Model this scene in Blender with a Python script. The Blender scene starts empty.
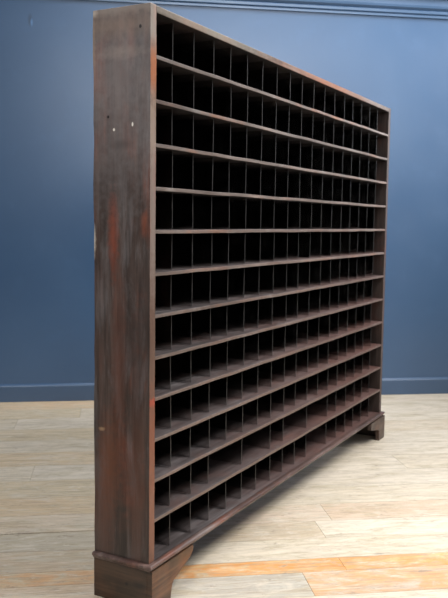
import bpy, bmesh, math, random
from mathutils import Matrix, Vector
random.seed(7)
S = bpy.context.scene
COL = S.collection
U = 0.14                       # one pigeonhole row, metres
P = 1.157                      # plinth height in rows
W, D, ST = 18.136 * U, 1.641 * U, 0.2416 * U
BASE = P * U                   # height of the lowest pigeonhole floor
CAB = Vector((0.1295, 2.5647, 0.0)); CABROT = 0.923
WALL_Y = 5.775

# ------------------------------------------------------------------ materials
class NT:
    def __init__(s, name):
        s.m = bpy.data.materials.new(name); s.m.use_nodes = True
        s.t = s.m.node_tree; s.t.nodes.clear()
        s.out = s.t.nodes.new('ShaderNodeOutputMaterial')
        s.b = s.t.nodes.new('ShaderNodeBsdfPrincipled')
        s.t.links.new(s.b.outputs[0], s.out.inputs[0])
    def n(s, typ, **kw):
        nd = s.t.nodes.new(typ)
        for k, v in kw.items(): setattr(nd, k, v)
        return nd
    def l(s, a, b): s.t.links.new(a, b)
    def coords(s, scale=(1, 1, 1), rnd=False):
        tc = s.n('ShaderNodeTexCoord'); mp = s.n('ShaderNodeMapping')
        mp.inputs['Scale'].default_value = scale
        s.l(tc.outputs['Object'], mp.inputs['Vector'])
        if rnd:
            oi = s.n('ShaderNodeObjectInfo'); ml = s.n('ShaderNodeVectorMath', operation='SCALE')
            ml.inputs[0].default_value = (13.1, 7.7, 21.3)
            s.l(oi.outputs['Random'], ml.inputs['Scale']); s.l(ml.outputs[0], mp.inputs['Location'])
        return mp.outputs[0]
    def noise(s, vec, scale=1, detail=4, rough=.55, dist=0):
        nd = s.n('ShaderNodeTexNoise')
        nd.inputs['Scale'].default_value = scale; nd.inputs['Detail'].default_value = detail
        nd.inputs['Roughness'].default_value = rough; nd.inputs['Distortion'].default_value = dist
        s.l(vec, nd.inputs['Vector']); return nd.outputs['Fac']
    def ramp(s, fac, stops):
        r = s.n('ShaderNodeValToRGB'); e = r.color_ramp.elements
        while len(e) < len(stops): e.new(.5)
        for i, (p, c) in enumerate(stops):
            e[i].position = p; e[i].color = (c, c, c, 1) if isinstance(c, (int, float)) else (*c, 1)
        s.l(fac, r.inputs[0]); return r.outputs[0]
    def mix(s, fac, a, b, mode='MIX'):
        m = s.n('ShaderNodeMix', data_type='RGBA', blend_type=mode)
        for sock, v in ((m.inputs[0], fac), (m.inputs[6], a), (m.inputs[7], b)):
            if isinstance(v, (int, float)): sock.default_value = v
            elif isinstance(v, tuple): sock.default_value = (*v, 1)
            else: s.l(v, sock)
        return m.outputs[2]
    def math(s, op, a, b=0.0):
        m = s.n('ShaderNodeMath', operation=op)
        for sock, v in ((m.inputs[0], a), (m.inputs[1], b)):
            if isinstance(v, (int, float)): sock.default_value = v
            else: s.l(v, sock)
        return m.outputs[0]
    def blob(s, vec, centre, half, soft=.35, warp=None):
        """a mark of elliptical outline round a point of the object"""
        sub = s.n('ShaderNodeVectorMath', operation='SUBTRACT'); s.l(vec, sub.inputs[0]); sub.inputs[1].default_value = centre
        div = s.n('ShaderNodeVectorMath', operation='DIVIDE'); s.l(sub.outputs[0], div.inputs[0]); div.inputs[1].default_value = half
        ln = s.n('ShaderNodeVectorMath', operation='LENGTH'); s.l(div.outputs[0], ln.inputs[0])
        v = ln.outputs['Value']
        if warp is not None: v = s.math('ADD', v, s.math('MULTIPLY', s.math('SUBTRACT', warp, .5), 1.6))
        mr = s.n('ShaderNodeMapRange'); s.l(v, mr.inputs[0])
        mr.inputs[1].default_value = 1 + soft; mr.inputs[2].default_value = 1 - soft
        return mr.outputs[0]
    def bump(s, h, strength=.2, dist=.002):
        b = s.n('ShaderNodeBump'); b.inputs['Strength'].default_value = strength; b.inputs['Distance'].default_value = dist
        s.l(h, b.inputs['Height']); s.l(b.outputs[0], s.b.inputs['Normal'])
    def done(s, col, rough=.5, spec=.5):
        if isinstance(col, tuple): s.b.inputs['Base Color'].default_value = (*col, 1)
        else: s.l(col, s.b.inputs['Base Color'])
        if isinstance(rough, (int, float)): s.b.inputs['Roughness'].default_value = rough
        else: s.l(rough, s.b.inputs['Roughness'])
        s.b.inputs['Specular IOR Level'].default_value = spec
        return s.m

def wood(name, axis, dark, mid, red, grey, redness=.55, greyness=.5, rough=.45, marks=None, spec=.5):
    t = NT(name)
    st = [16, 16, 16]; st[axis] = 1.1
    fine = [70, 70, 70]; fine[axis] = 4
    v = t.coords(tuple(st), True); vf = t.coords(tuple(fine), True); vb = t.coords((1, 1, 1), True)
    g = t.noise(v, 1, 6, .6, .6); f = t.noise(vf, 1, 5, .65)
    c = t.mix(t.ramp(g, [(.3, 0.), (.7, 1.)]), dark, mid)
    big = t.noise(vb, 5.5, 5, .6, .4)
    streak = t.noise(t.coords(tuple(x * .6 for x in st), True), 1, 4, .6, .8)
    rm = t.math('MULTIPLY', t.ramp(big, [(redness - .1, 0.), (redness + .16, 1.)]), t.ramp(streak, [(.42, 0.), (.62, 1.)]))
    c = t.mix(rm, c, red)
    sg = [1.6, 1.6, 1.6]; sg[axis] = .32
    gm = t.ramp(t.noise(t.coords(tuple(sg), True), 9, 7, .7, .5), [(greyness, 0.), (greyness + .2, .8)])
    c = t.mix(gm, c, grey)
    c = t.mix(.8, c, t.ramp(f, [(.3, .35), (.62, 1.15)]), 'MULTIPLY')
    if marks:
        vo = t.coords(); wp = t.noise(vo, 45, 3, .6)
        for cen, half, colr, soft, amt in marks:
            m = t.blob(vo, cen, half, soft, wp if max(half) > .01 else None)
            c = t.mix(t.math('MULTIPLY', m, amt), c, colr)
    t.bump(t.math('ADD', f, t.math('MULTIPLY', g, .6)), .25, .0015)
    return t.done(c, t.ramp(t.noise(vb, 14, 4), [(.3, rough - .08), (.7, rough + .14)]), spec)

DARK, MID, RED, GREY = (.016, .010, .008), (.050, .030, .024), (.13, .036, .020), (.105, .092, .088)
zz = lambda Z: (Z + P) * U                                      # row number -> height
def sp(ydepth, Z): return (0.0, ydepth * U, zz(Z))              # a point on the outer left face
side_marks = [
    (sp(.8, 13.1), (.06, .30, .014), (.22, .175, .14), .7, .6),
    (sp(.55, 12.3), (.06, .012, .05), (.18, .07, .05), .8, .6),
    (sp(.9, 4.6), (.06, .02, .22), (.115, .040, .024), .9, .6),
    (sp(1.3, 1.6), (.06, .03, .16), (.11, .036, .020), .9, .6),
    (sp(.35, 2.0), (.06, .025, .25), (.10, .034, .020), .9, .5),
    (sp(.4, 5.6), (.06, .06, .16), (.030, .022, .020), .9, .5),
    (sp(1.15, 9.2), (.06, .07, .10), (.034, .026, .024), .9, .5),
    (sp(.85, 11.6), (.06, .22, .27), (.175, .155, .155), .85, .5),  # broad grey patch: the panel's brighter, lit top put into the colour
    (sp(.80, 12.13), (.05, .062, .016), (.20, .16, .14), .8, .55),
    (sp(.95, 12.75), (.05, .20, .030), (.17, .115, .085), .8, .45),
    (sp(.50, 10.47), (.02, .003, .0065), (.6, .56, .50), .3, 1.),
    (sp(1.03, 10.37), (.02, .0038, .004), (.55, .50, .44), .3, 1.),
    (sp(.28, 12.65), (.02, .005, .006), (.004, .003, .003), .3, 1.),
    (sp(1.2, 10.67), (.02, .005, .005), (.004, .003, .003), .3, 1.),
    (sp(.82, 10.02), (.02, .03, .012), (.018, .012, .011), .8, .4),
    (sp(1.05, 7.9), (.03, .016, .10), (.17, .040, .020), .7, .75),
    (sp(1.64, 7.75), (.03, .008, .05), (.42, .37, .31), .5, .8),
    (sp(1.64, 12.3), (.03, .008, .10), (.24, .17, .12), .6, .5),
    (sp(1.63, 13.08), (.03, .014, .009), (.36, .31, .27), .7, .7),
    (sp(1.4, 3.15), (.03, .010, .006), (.30, .19, .11), .5, .8),
    (sp(1.15, 2.4), (.03, .030, .12), (.13, .042, .018), .8, .55),
    (sp(.75, 2.6), (.03, .020, .09), (.12, .035, .018), .8, .45),
    (sp(.15, 8.2), (.03, .010, .03), (.16, .045, .022), .6, .6),
]
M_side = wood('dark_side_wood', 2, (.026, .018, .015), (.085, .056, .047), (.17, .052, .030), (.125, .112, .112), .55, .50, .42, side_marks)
stile_marks = [((.02, 0, zz(3.0)), (.06, .03, .62), (.125, .066, .046), .6, .75)] + [((.02, 0, zz(Z)), (.04, .02, hz), col, .5, am) for Z, hz, col, am in
               ((12.8, .09, (.42, .37, .33), .7), (11.7, .07, (.44, .15, .06), .8), (10.4, .10, (.36, .26, .20), .7), (8.6, .25, (.26, .22, .20), .6),
                (3.95, .012, (.40, .05, .03), .9), (2.9, .16, (.24, .075, .038), .7), (1.0, .16, (.25, .10, .06), .6))]
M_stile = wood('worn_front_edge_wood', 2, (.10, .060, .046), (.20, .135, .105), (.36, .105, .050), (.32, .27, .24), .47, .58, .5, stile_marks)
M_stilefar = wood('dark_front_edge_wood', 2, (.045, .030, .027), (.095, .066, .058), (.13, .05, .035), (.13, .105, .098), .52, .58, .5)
M_shelf = wood('shaded_shelf_wood', 0, (.008, .0055, .005), (.022, .014, .012), (.04, .016, .011), (.03, .026, .025), .58, .6, .6)  # undersides near black: shade inside the cells put into the colour
M_shelftop = wood('lit_shelf_top_wood', 0, (.048, .039, .039), (.105, .086, .086), (.13, .068, .056), (.155, .142, .146), .58, .50, .42, [((2.2, .1, .45), (1.0, .6, .65), (.125, .056, .044), .8, .65)])  # paler copy for the tops: light falling on them put into the colour
M_shelfedge = wood('worn_shelf_edge_wood', 0, (.12, .093, .085), (.245, .20, .18), (.32, .15, .095), (.38, .35, .33), .56, .52, .5, [((1.2, 0, .35), (2.2, .6, .75), (.135, .088, .070), .8, .7), ((2.2, 0, .5), (1.2, .6, .75), (.088, .054, .044), .8, .8)])
TOPZ = zz(13.06)
M_topedge = wood('worn_top_edge_wood', 0, (.10, .075, .062), (.23, .185, .155), (.34, .12, .06), (.40, .36, .33), .60, .50, .5, [((1.55, 0, TOPZ), (.45, .02, .03), (.36, .13, .06), .9, .6), ((.35, 0, TOPZ), (.35, .02, .03), (.36, .32, .27), .8, .6), ((2.3, 0, TOPZ), (.3, .02, .03), (.10, .07, .06), .8, .6)])
M_inner = wood('inner_wood', 2, (.022, .015, .013), (.060, .040, .034), (.10, .035, .024), (.07, .06, .06), .58, .6, .5)
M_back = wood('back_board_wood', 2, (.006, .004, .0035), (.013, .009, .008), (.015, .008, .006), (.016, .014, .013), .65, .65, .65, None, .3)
def sheet(name, col, rough, metal):
    t = NT(name); v = t.coords((14, 14, 14), True)
    nz = t.noise(v, 1, 5, .6)
    c = t.mix(t.ramp(nz, [(.35, 0.), (.7, 1.)]), col, tuple(x * 1.25 for x in col))
    t.b.inputs['Metallic'].default_value = metal
    return t.done(c, t.ramp(nz, [(.3, rough - .05), (.7, rough + .08)]), .5)
M_div = sheet('thin_dark_metal_sheet', (.46, .45, .445), .07, 1.0)
M_divedge = sheet('dull_cut_sheet_edge', (.036, .034, .033), .5, .0)
M_plinth = wood('plinth_wood', 1, (.022, .014, .009), (.062, .036, .022), (.11, .045, .022), (.07, .052, .042), .56, .58, .40,
                [((-.007, .09, .075), (.03, .006, .005), (.006, .004, .003), .4, .9), ((-.007, .03, .08), (.03, .02, .012), (.010, .007, .005), .6, .7)])
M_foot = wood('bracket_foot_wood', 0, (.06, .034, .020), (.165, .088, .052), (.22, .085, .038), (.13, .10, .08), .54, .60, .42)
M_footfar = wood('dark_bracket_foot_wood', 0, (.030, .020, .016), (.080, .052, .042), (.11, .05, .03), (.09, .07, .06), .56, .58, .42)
M_mould = wood('plinth_moulding_wood', 0, (.06, .038, .034), (.15, .095, .082), (.22, .075, .045), (.24, .20, .19), .54, .54, .36)

def wall_paint(name, col, col2, rough, mark=False):
    t = NT(name); v = t.coords()
    c = t.mix(t.ramp(t.noise(v, .9, 5, .6, .5), [(.35, 0.), (.7, 1.)]), col, col2)
    c = t.mix(t.ramp(t.noise(v, 5, 6, .65), [(.55, 0.), (.8, .25)]), c, tuple(x * 1.35 for x in col2))
    if mark:                                                     # a filled scratch and small scuffs low down
        c = t.mix(t.blob(v, (-.546, WALL_Y, 2.70), (.012, .05, .035), .5), c, tuple(x * .6 for x in col))
        c = t.mix(t.blob(v, (-.535, WALL_Y, 2.685), (.007, .05, .022), .5), c, tuple(min(1, x * 2.0) for x in col2))
    t.bump(t.noise(v, 60, 4, .6), .12, .002)
    return t.done(c, t.ramp(t.noise(v, 2.5, 4), [(.3, rough), (.7, rough + .07)]), .95)
M_wall = wall_paint('navy_wall_paint', (.032, .080, .168), (.039, .092, .186), .30, True)
M_trim = wall_paint('navy_gloss_paint', (.045, .095, .182), (.052, .108, .205), .30)
M_skirt = wall_paint('navy_skirting_paint', (.032, .074, .150), (.038, .084, .166), .34)

def floor_mat():
    t = NT('worn_pale_floorboards')
    at = t.n('ShaderNodeAttribute', attribute_name='tint'); wn = t.n('ShaderNodeAttribute', attribute_name='worn')
    sh = t.n('ShaderNodeAttribute', attribute_name='shift')
    tc = t.n('ShaderNodeTexCoord'); ad = t.n('ShaderNodeVectorMath', operation='ADD')
    t.l(tc.outputs['Object'], ad.inputs[0]); t.l(sh.outputs['Color'], ad.inputs[1])
    def sc(x, y, z=1):
        mp = t.n('ShaderNodeMapping'); mp.inputs['Scale'].default_value = (x, y, z); t.l(ad.outputs[0], mp.inputs['Vector']); return mp.outputs[0]
    grain = t.noise(sc(3.4, 46), 1, 8, .76, 1.4)
    patch = t.noise(sc(2.4, 7.5), 1.3, 9, .76, 1.2)
    patch2 = t.noise(sc(4.2, 12), 1.3, 9, .78, 1.4)
    fleck = t.noise(sc(13, 42), 1, 7, .78, .8)
    scuff = t.noise(sc(1.6, 22), 1.7, 8, .78, 2.0)
    c = at.outputs['Color']
    c = t.mix(t.ramp(patch, [(.46, 0.), (.62, .85)]), c, (.42, .365, .265))                 # grey wear
    c = t.mix(t.ramp(patch2, [(.50, 0.), (.62, .8)]), c, (.585, .53, .445))                  # bleached cream
    wf = t.math('MULTIPLY', wn.outputs['Fac'], t.ramp(t.noise(sc(3.0, 8), 1.3, 9, .78, 1.4), [(.40, 0.), (.54, 1.)]))
    c = t.mix(wf, c, (.60, .275, .085))                                                     # old orange varnish
    c = t.mix(t.math('MULTIPLY', wf, t.ramp(fleck, [(.5, 0.), (.6, .8)])), c, (.46, .38, .29))
    c = t.mix(.7, c, t.ramp(grain, [(.3, .52), (.58, 1.0)]), 'MULTIPLY')
    c = t.mix(t.ramp(scuff, [(.545, 0.), (.65, .75)]), c, (.25, .205, .165))
    c = t.mix(t.ramp(fleck, [(.575, 0.), (.67, .75)]), c, (.17, .135, .11))
    c = t.mix(t.ramp(t.noise(sc(7, 20), 1.4, 6, .7, .5), [(.64, 0.), (.72, .7)]), c, (.70, .65, .56))    # pale paint specks
    t.bump(t.math('ADD', grain, fleck), .25, .002)
    return t.done(c, t.ramp(patch, [(.3, .42), (.7, .6)]), .35)
M_floor = floor_mat()

# ------------------------------------------------------------------ mesh helpers
def bx(bm, x0, x1, y0, y1, z0, z1, mi=0, front=None):
    v = [bm.verts.new((x, y, z)) for z in (z0, z1) for y in (y0, y1) for x in (x0, x1)]
    for idx, nm in (((0, 2, 3, 1), 'b'), ((4, 5, 7, 6), 't'), ((0, 1, 5, 4), 'f'), ((2, 6, 7, 3), 'k'), ((0, 4, 6, 2), 'l'), ((1, 3, 7, 5), 'r')):
        f = bm.faces.new([v[i] for i in idx]); f.material_index = front if (front is not None and nm == 'f') else mi
def prism(bm, pts, axis, a0, a1, mi=0):
    """extrude a closed outline: axis 'y' -> pts are (x,z); axis 'x' -> pts are (y,z)"""
    mk = (lambda p, a: (p[0], a, p[1])) if axis == 'y' else (lambda p, a: (a, p[0], p[1]))
    A = [bm.verts.new(mk(p, a0)) for p in pts]; B = [bm.verts.new(mk(p, a1)) for p in pts]
    n = len(pts)
    fs = [bm.faces.new(A), bm.faces.new(B[::-1])] + [bm.faces.new((A[i], B[i], B[(i + 1) % n], A[(i + 1) % n])) for i in range(n)]
    for f in fs: f.material_index = mi
def obj(name, bm, mats, parent=None, bevel=0, label=None, seg=2):
    bmesh.ops.recalc_face_normals(bm, faces=bm.faces)
    me = bpy.data.meshes.new(name); bm.to_mesh(me); bm.free()
    for m in (mats if isinstance(mats, (list, tuple)) else [mats]): me.materials.append(m)
    o = bpy.data.objects.new(name, me); COL.objects.link(o)
    if parent: o.parent = parent
    if bevel:
        b = o.modifiers.new('bevel', 'BEVEL'); b.width = bevel; b.segments = seg; b.limit_method = 'ANGLE'; b.angle_limit = .6
    if label: o['label'] = label
    return o
BM = bmesh.new

# ------------------------------------------------------------------ the room
X0, X1, YN = -4.5, 6.5, -2.0
bm = BM(); bx(bm, X0, X1, WALL_Y, WALL_Y + .12, -.05, 4.3)
wall = obj('wall_back', bm, M_wall); wall['kind'] = 'structure'; wall['label'] = 'plain navy blue painted wall behind the pigeonhole cabinet'; wall['category'] = 'wall'

y = WALL_Y
prof = [(y, 0), (y - .020, 0), (y - .020, .112), (y - .016, .119), (y - .004, .128), (y, .130)]  # upper edge sloped to catch the overhead light as a pale line
bm = BM(); prism(bm, prof, 'x', X0, X1)
o = obj('baseboard_back', bm, M_skirt, None, .0015); o['kind'] = 'structure'; o['label'] = 'dark navy baseboard along the foot of the wall, with a chamfered top edge that catches the light'; o['category'] = 'baseboard'

prof = [(y, 2.850), (y - .016, 2.850), (y - .017, 2.866), (y - .012, 2.870), (y - .026, 2.876), (y - .028, 2.894), (y - .020, 2.900),
        (y - .040, 2.914), (y - .044, 2.930), (y - .044, 2.975), (y - .075, 2.985), (y - .085, 3.05), (y, 3.05)]
bm = BM(); prism(bm, prof, 'x', X0, X1)
o = obj('trim_1', bm, M_trim, None, .001); o['kind'] = 'structure'; o['label'] = 'stepped navy moulding running along the top of the wall'; o['category'] = 'moulding'

# floorboards: one mesh, each board with its own tint; boards run along the wall
CREAM, PALE, TAN, GRY, PINK, ORG, BLU = (.57, .50, .40), (.60, .535, .445), (.555, .46, .325), (.45, .395, .31), (.52, .425, .335), (.56, .39, .21), (.43, .405, .355)
rows = [  # far edge, near edge, [(end of board, tint, worn)], gap below
    (5.775, 5.52, [(.3, TAN, .25), (9, PALE, .05)]), (5.52, 5.25, [(-.2, TAN, .0), (1.9, CREAM, 0), (9, PALE, 0)]),
    (5.25, 4.98, [(-.6, CREAM, 0), (9, PALE, 0)]), (4.98, 4.72, [(1.2, TAN, 0), (9, CREAM, .05)]),
    (4.72, 4.47, [(.0, CREAM, .0), (9, PALE, 0)]), (4.47, 4.22, [(.9, TAN, .1), (9, PALE, 0)]),
    (4.22, 3.97, [(-.4, CREAM, 0), (1.6, PALE, 0), (9, CREAM, 0)]), (3.97, 3.72, [(.4, TAN, .0), (9, PALE, 0)]),
    (3.72, 3.49, [(.5, TAN, .14), (9, CREAM, 0)]), (3.49, 3.291, [(.25, CREAM, .1), (.98, PINK, 0), (9, PINK, .12)]),
    (3.283, 3.10, [(.2, GRY, 0), (.9, GRY, .1), (9, PALE, 0)]), (3.10, 2.905, [(.1, GRY, .15), (9, CREAM, 0)]),
    (2.905, 2.79, [(.05, TAN, .55), (.895, ORG, .95), (9, ORG, .85)]), (2.79, 2.60, [(.05, CREAM, .2), (.72, BLU, .05), (1.75, PINK, .7), (9, BLU, 0)]),
    (2.60, 2.38, [(.4, BLU, 0), (9, CREAM, 0)])]
yy = 2.38
while yy > YN:
    rows.append((yy, yy - .24, [(random.uniform(-1.5, 1.5), random.choice([CREAM, TAN, PALE, GRY]), random.choice([0, 0, .3])), (9, random.choice([CREAM, PALE, GRY]), 0)])); yy -= .24
YN = yy
bm = BM()
tint = bm.loops.layers.float_color.new('tint'); worn = bm.loops.layers.float_color.new('worn'); shift = bm.loops.layers.float_color.new('shift')
for (ya, yb, bs) in rows:
    x = X0
    for k, (xe, c, wv) in enumerate(bs):
        xe = min(xe, X1); g = .0008
        n0 = len(bm.faces)
        tight = x > .1                                            # the wide joint closes up along the board
        bx(bm, x + g, xe - g, 3.287 + g if (tight and yb == 3.291) else yb + g, 3.287 - g if (tight and ya == 3.283) else ya - g, -.02, 0.0)
        bm.faces.ensure_lookup_table()
        j = random.uniform(.94, 1.05); s = (random.uniform(0, 40), random.uniform(0, 40), random.uniform(0, 40), 1)
        for f in bm.faces[n0:]:
            for lp in f.loops:
                lp[tint] = (c[0] * j, c[1] * j, c[2] * j, 1); lp[worn] = (wv, wv, wv, 1); lp[shift] = s
        x = xe
n0 = len(bm.faces); bx(bm, X0, X1, YN, WALL_Y + .12, -.06, -.021); bm.faces.ensure_lookup_table()
for f in bm.faces[n0:]:
    for lp in f.loops: lp[tint] = (.06, .045, .035, 1); lp[worn] = (0, 0, 0, 1); lp[shift] = (0, 0, 0, 1)
fl = obj('floor', bm, M_floor); fl['kind'] = 'structure'; fl['label'] = 'pale worn wide floorboards with old orange varnish patches'; fl['category'] = 'floor'

# ------------------------------------------------------------------ the pigeonhole cabinet
cab = bpy.data.objects.new('pigeonhole_cabinet', None); COL.objects.link(cab)
cab.location = CAB; cab.rotation_euler = (0, 0, CABROT); cab.empty_display_size = .2
cab['label'] = 'tall dark wooden pigeonhole cabinet of many narrow slots on a plinth with bracket feet'
cab['category'] = 'cabinet'
TOP = zz(13.15)
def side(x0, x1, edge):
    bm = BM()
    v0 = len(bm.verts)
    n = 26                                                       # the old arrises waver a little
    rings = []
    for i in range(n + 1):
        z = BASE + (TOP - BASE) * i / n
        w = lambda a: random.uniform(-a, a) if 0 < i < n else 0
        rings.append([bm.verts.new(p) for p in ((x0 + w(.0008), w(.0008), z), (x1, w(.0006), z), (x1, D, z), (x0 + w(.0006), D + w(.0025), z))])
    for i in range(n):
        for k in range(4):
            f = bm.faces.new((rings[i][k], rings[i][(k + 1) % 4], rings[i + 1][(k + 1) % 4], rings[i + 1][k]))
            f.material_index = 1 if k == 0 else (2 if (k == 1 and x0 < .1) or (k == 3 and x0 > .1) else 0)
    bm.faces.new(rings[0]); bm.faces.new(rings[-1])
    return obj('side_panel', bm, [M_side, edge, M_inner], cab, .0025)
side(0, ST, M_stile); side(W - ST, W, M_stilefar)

bm = BM(); bx(bm, ST, W - ST, .0, D - .012, zz(12.975), TOP - .001, 0, 1)
obj('top_board', bm, [M_shelf, M_topedge], cab, .003)
bm = BM(); bx(bm, ST, W - ST, D - .012, D, BASE - .01, TOP - .001)
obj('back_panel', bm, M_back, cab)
bm = BM(); bx(bm, ST - .0, W - ST, .0, D - .012, BASE - .022, BASE, 0)
obj('bottom_board', bm, M_shelftop, cab)

TH = .0125                                                       # shelf thickness
for k in range(1, 13):
    bm = BM(); z = zz(k); n = 18; A = []
    sag = [0] + [random.uniform(-.0012, .0012) for _ in range(n - 1)] + [0]
    for i in range(n + 1):
        x = ST + (W - 2 * ST) * i / n
        yf = .0005 + random.uniform(0, .0016)
        A.append([bm.verts.new(p) for p in ((x, yf, z - TH / 2 + sag[i]), (x, yf, z + TH / 2 + sag[i]), (x, D - .012, z + TH / 2), (x, D - .012, z - TH / 2))])
    for i in range(n):
        for j in range(4):
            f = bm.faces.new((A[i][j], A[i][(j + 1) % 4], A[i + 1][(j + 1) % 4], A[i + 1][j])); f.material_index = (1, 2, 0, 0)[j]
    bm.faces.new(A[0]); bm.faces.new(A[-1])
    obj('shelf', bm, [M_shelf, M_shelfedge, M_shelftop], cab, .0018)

# thin upright dividers: 17 to a row, 13 rows
DT, SB, GAP = .0034, .0253, .002
def divider_bm(bm, x, z, h, lean=0, sb=0):
    n0 = len(bm.verts)
    bx(bm, x - DT / 2, x + DT / 2, SB + sb, D - .0125, z, z + h, 0, 1)
    bm.verts.ensure_lookup_table()
    for v in bm.verts[n0:]:
        if v.co.z > z + h / 2: v.co.x += lean
pitch = (W - 2 * ST) / 18
h_in = U - TH
first = None; rest = BM()
MISSING = {(4, 1), (6, 1), (9, 1), (11, 1), (11, 0)}              # sheets lost over the years
near = [(c, r) for c in range(1, 8) for r in range(13)] + [(8, r) for r in range(13)]
near = [k for k in near if k not in MISSING][:100]
for c in range(1, 18):
    for r in range(13):
        if (c, r) in MISSING: continue
        x = ST + pitch * c + random.uniform(-.0022, .0022)
        z = zz(r) + (TH / 2 if r else 0) + GAP
        h = -GAP + h_in if 0 < r < 12 else h_in - GAP + TH / 2 - (.0035 if r == 12 else 0)
        lean = random.uniform(-.0022, .0022); sb = random.uniform(-.002, .003)
        if (c, r) not in near:
            divider_bm(rest, x, z, h, lean, sb); continue
        if first is None:
            b = BM(); divider_bm(b, 0, 0, h_in)
            first = obj('divider', b, [M_div, M_divedge], cab); o = first
        else:
            o = first.copy(); COL.objects.link(o); o.parent = cab
        o.location = (x, sb, z); o.scale = (1, 1, h / h_in); o.rotation_euler = (0, math.atan2(lean, h), 0)
o = obj('divider', rest, [M_div, M_divedge], cab); o['kind'] = 'stuff'

# plinth: moulding on three sides, side boards, bracket feet
EL, EF, ER = .004, .016, .0185                                                        # plinth proud of the case
def moulding():
    bm = BM()
    pr = [(-.004, 0), (.012, 0), (.0165, -.0025), (.019, -.007), (.0175, -.0115), (.013, -.0135), (.013, -.017), (.0095, -.0195), (.007, -.024), (-.004, -.024)]
    path = [((0, D), (-1, 0)), ((0, 0), (-1, -1)), ((W, 0), (1, -1)), ((W, D), (1, 0))]
    R = [[bm.verts.new((p[0] + d[0] * o_ * (.8 if d[0] > 0 else .86), p[1] + d[1] * o_ * 1.1, BASE + z)) for o_, z in pr] for p, d in path]
    n = len(pr)
    for a, b in zip(R, R[1:]):
        for i in range(n): bm.faces.new((a[i], a[(i + 1) % n], b[(i + 1) % n], b[i]))
    bm.faces.new(R[0]); bm.faces.new(R[-1])
    obj('plinth_moulding', bm, M_mould, cab, .0012, 'rounded reddish moulding strip round the plinth')
moulding()
ZB = BASE - .0235
for x0 in (-EL, W + ER - .022):
    bm = BM(); bx(bm, x0, x0 + .022, -EF + .020, D, 0, ZB); obj('plinth_side', bm, M_plinth, cab, .0015)
def arc(p0, p1, p2, n=7): return [((1 - t) ** 2 * p0[0] + 2 * t * (1 - t) * p1[0] + t * t * p2[0], (1 - t) ** 2 * p0[1] + 2 * t * (1 - t) * p1[1] + t * t * p2[1]) for t in [i / n for i in range(n + 1)]]
u = lambda a, Z: (a * U, (Z + P) * U)
def mitre(bm, x):                                                # the corner is mitred: its end shows the wood of the side board
    for f in bm.faces:
        if all(abs(v.co.x - x) < 1e-5 for v in f.verts): f.material_index = 1
left = [(-EL, 0), u(.815, -P), u(.845, -.964), u(.88, -.84), u(.94, -.752), u(1.147, -.666), u(1.435, -.556), u(1.68, -.46), u(1.80, -.40), u(1.88, -.31), u(1.90, -.234), (1.90 * U, ZB), (-EL, ZB)]
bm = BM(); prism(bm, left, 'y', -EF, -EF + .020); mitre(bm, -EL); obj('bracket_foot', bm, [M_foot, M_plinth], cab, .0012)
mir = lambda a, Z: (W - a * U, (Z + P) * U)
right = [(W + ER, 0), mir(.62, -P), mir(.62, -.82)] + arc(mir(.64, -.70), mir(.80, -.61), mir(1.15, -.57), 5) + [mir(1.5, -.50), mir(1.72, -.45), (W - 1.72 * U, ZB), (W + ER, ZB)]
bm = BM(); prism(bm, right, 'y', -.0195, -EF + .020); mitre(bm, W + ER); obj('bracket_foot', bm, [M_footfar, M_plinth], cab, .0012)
for a, b in ((-EL + .022, .16), (W - .16, W + ER - .022)):        # plain blocks at the back
    bm = BM(); bx(bm, a, b, D - .022, D, 0, ZB); obj('back_foot', bm, M_plinth, cab, .0015)

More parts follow.
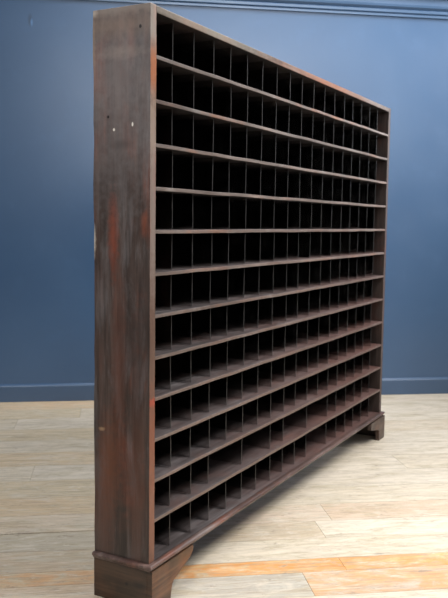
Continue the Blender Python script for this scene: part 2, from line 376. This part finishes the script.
# ------------------------------------------------------------------ light: a skylight overhead, daylight from behind and an added left fill
def area(name, loc, target, sx, sy, power, col, spread=180):
    l = bpy.data.lights.new(name, 'AREA'); l.shape = 'RECTANGLE'; l.size = sx; l.size_y = sy; l.energy = power; l.color = col; l.spread = math.radians(spread)
    o = bpy.data.objects.new(name, l); COL.objects.link(o); o.location = loc
    o.rotation_euler = (Vector(target) - Vector(loc)).to_track_quat('-Z', 'Y').to_euler(); return o
area('skylight', (1.7, 4.95, 3.95), (1.7, 4.9501, 0), 3.4, 1.1, 118, (1.0, .985, .96))
area('front_skylight', (2.8, 2.15, 4.1), (1.5, 2.75, 0), 1.7, 1.7, 90, (1.0, .98, .95), 84)
area('left_fill', (-1.9, .6, 4.2), (.0, 2.9, .9), 1.6, 1.6, 23, (.99, .985, .97), 60)  # added fill that brightens the cabinet's left side
area('window_light', (2.1, -3.2, 3.7), (1.1, 5.7, 2.4), 5.0, 1.8, 20, (.96, .98, 1.0), 50)
area('right_window_light', (5.4, 4.0, 3.2), (1.2, 5.7, 2.0), 1.8, 1.8, 55, (.97, .985, 1.0), 60)
w = bpy.data.worlds.new('world'); S.world = w; w.use_nodes = True
bg = w.node_tree.nodes['Background']; bg.inputs[0].default_value = (.80, .88, 1.0, 1); bg.inputs[1].default_value = .08

# ------------------------------------------------------------------ camera
F, ROLL, PITCH, YAW = 786.668, .0128, -.0972, -.145
cy, sy = math.cos(YAW), math.sin(YAW)
right_, fw, up = Vector((cy, sy, 0)), Vector((-sy, cy, 0)), Vector((0, 0, 1))
cp, s_ = math.cos(PITCH), math.sin(PITCH)
fw2 = fw * cp + up * s_; up2 = up * cp - fw * s_
r3 = right_ * math.cos(ROLL) + up2 * math.sin(ROLL); u3 = up2 * math.cos(ROLL) - right_ * math.sin(ROLL)
cd = bpy.data.cameras.new('camera'); cam = bpy.data.objects.new('camera', cd); COL.objects.link(cam)
m = Matrix((r3, u3, -fw2)).transposed().to_4x4(); m.translation = Vector((0, 0, 1.3157)); cam.matrix_world = m
cd.sensor_fit = 'HORIZONTAL'; cd.sensor_width = 36; cd.lens = F / 448 * 36; cd.clip_start = .05
cd.dof.use_dof = True; cd.dof.focus_distance = 2.9; cd.dof.aperture_fstop = 8
S.camera = cam
vs = S.view_settings
vs.view_transform = 'Standard'; vs.look = 'None'; vs.gamma = 1; vs.use_curve_mapping = False; vs.exposure = 0
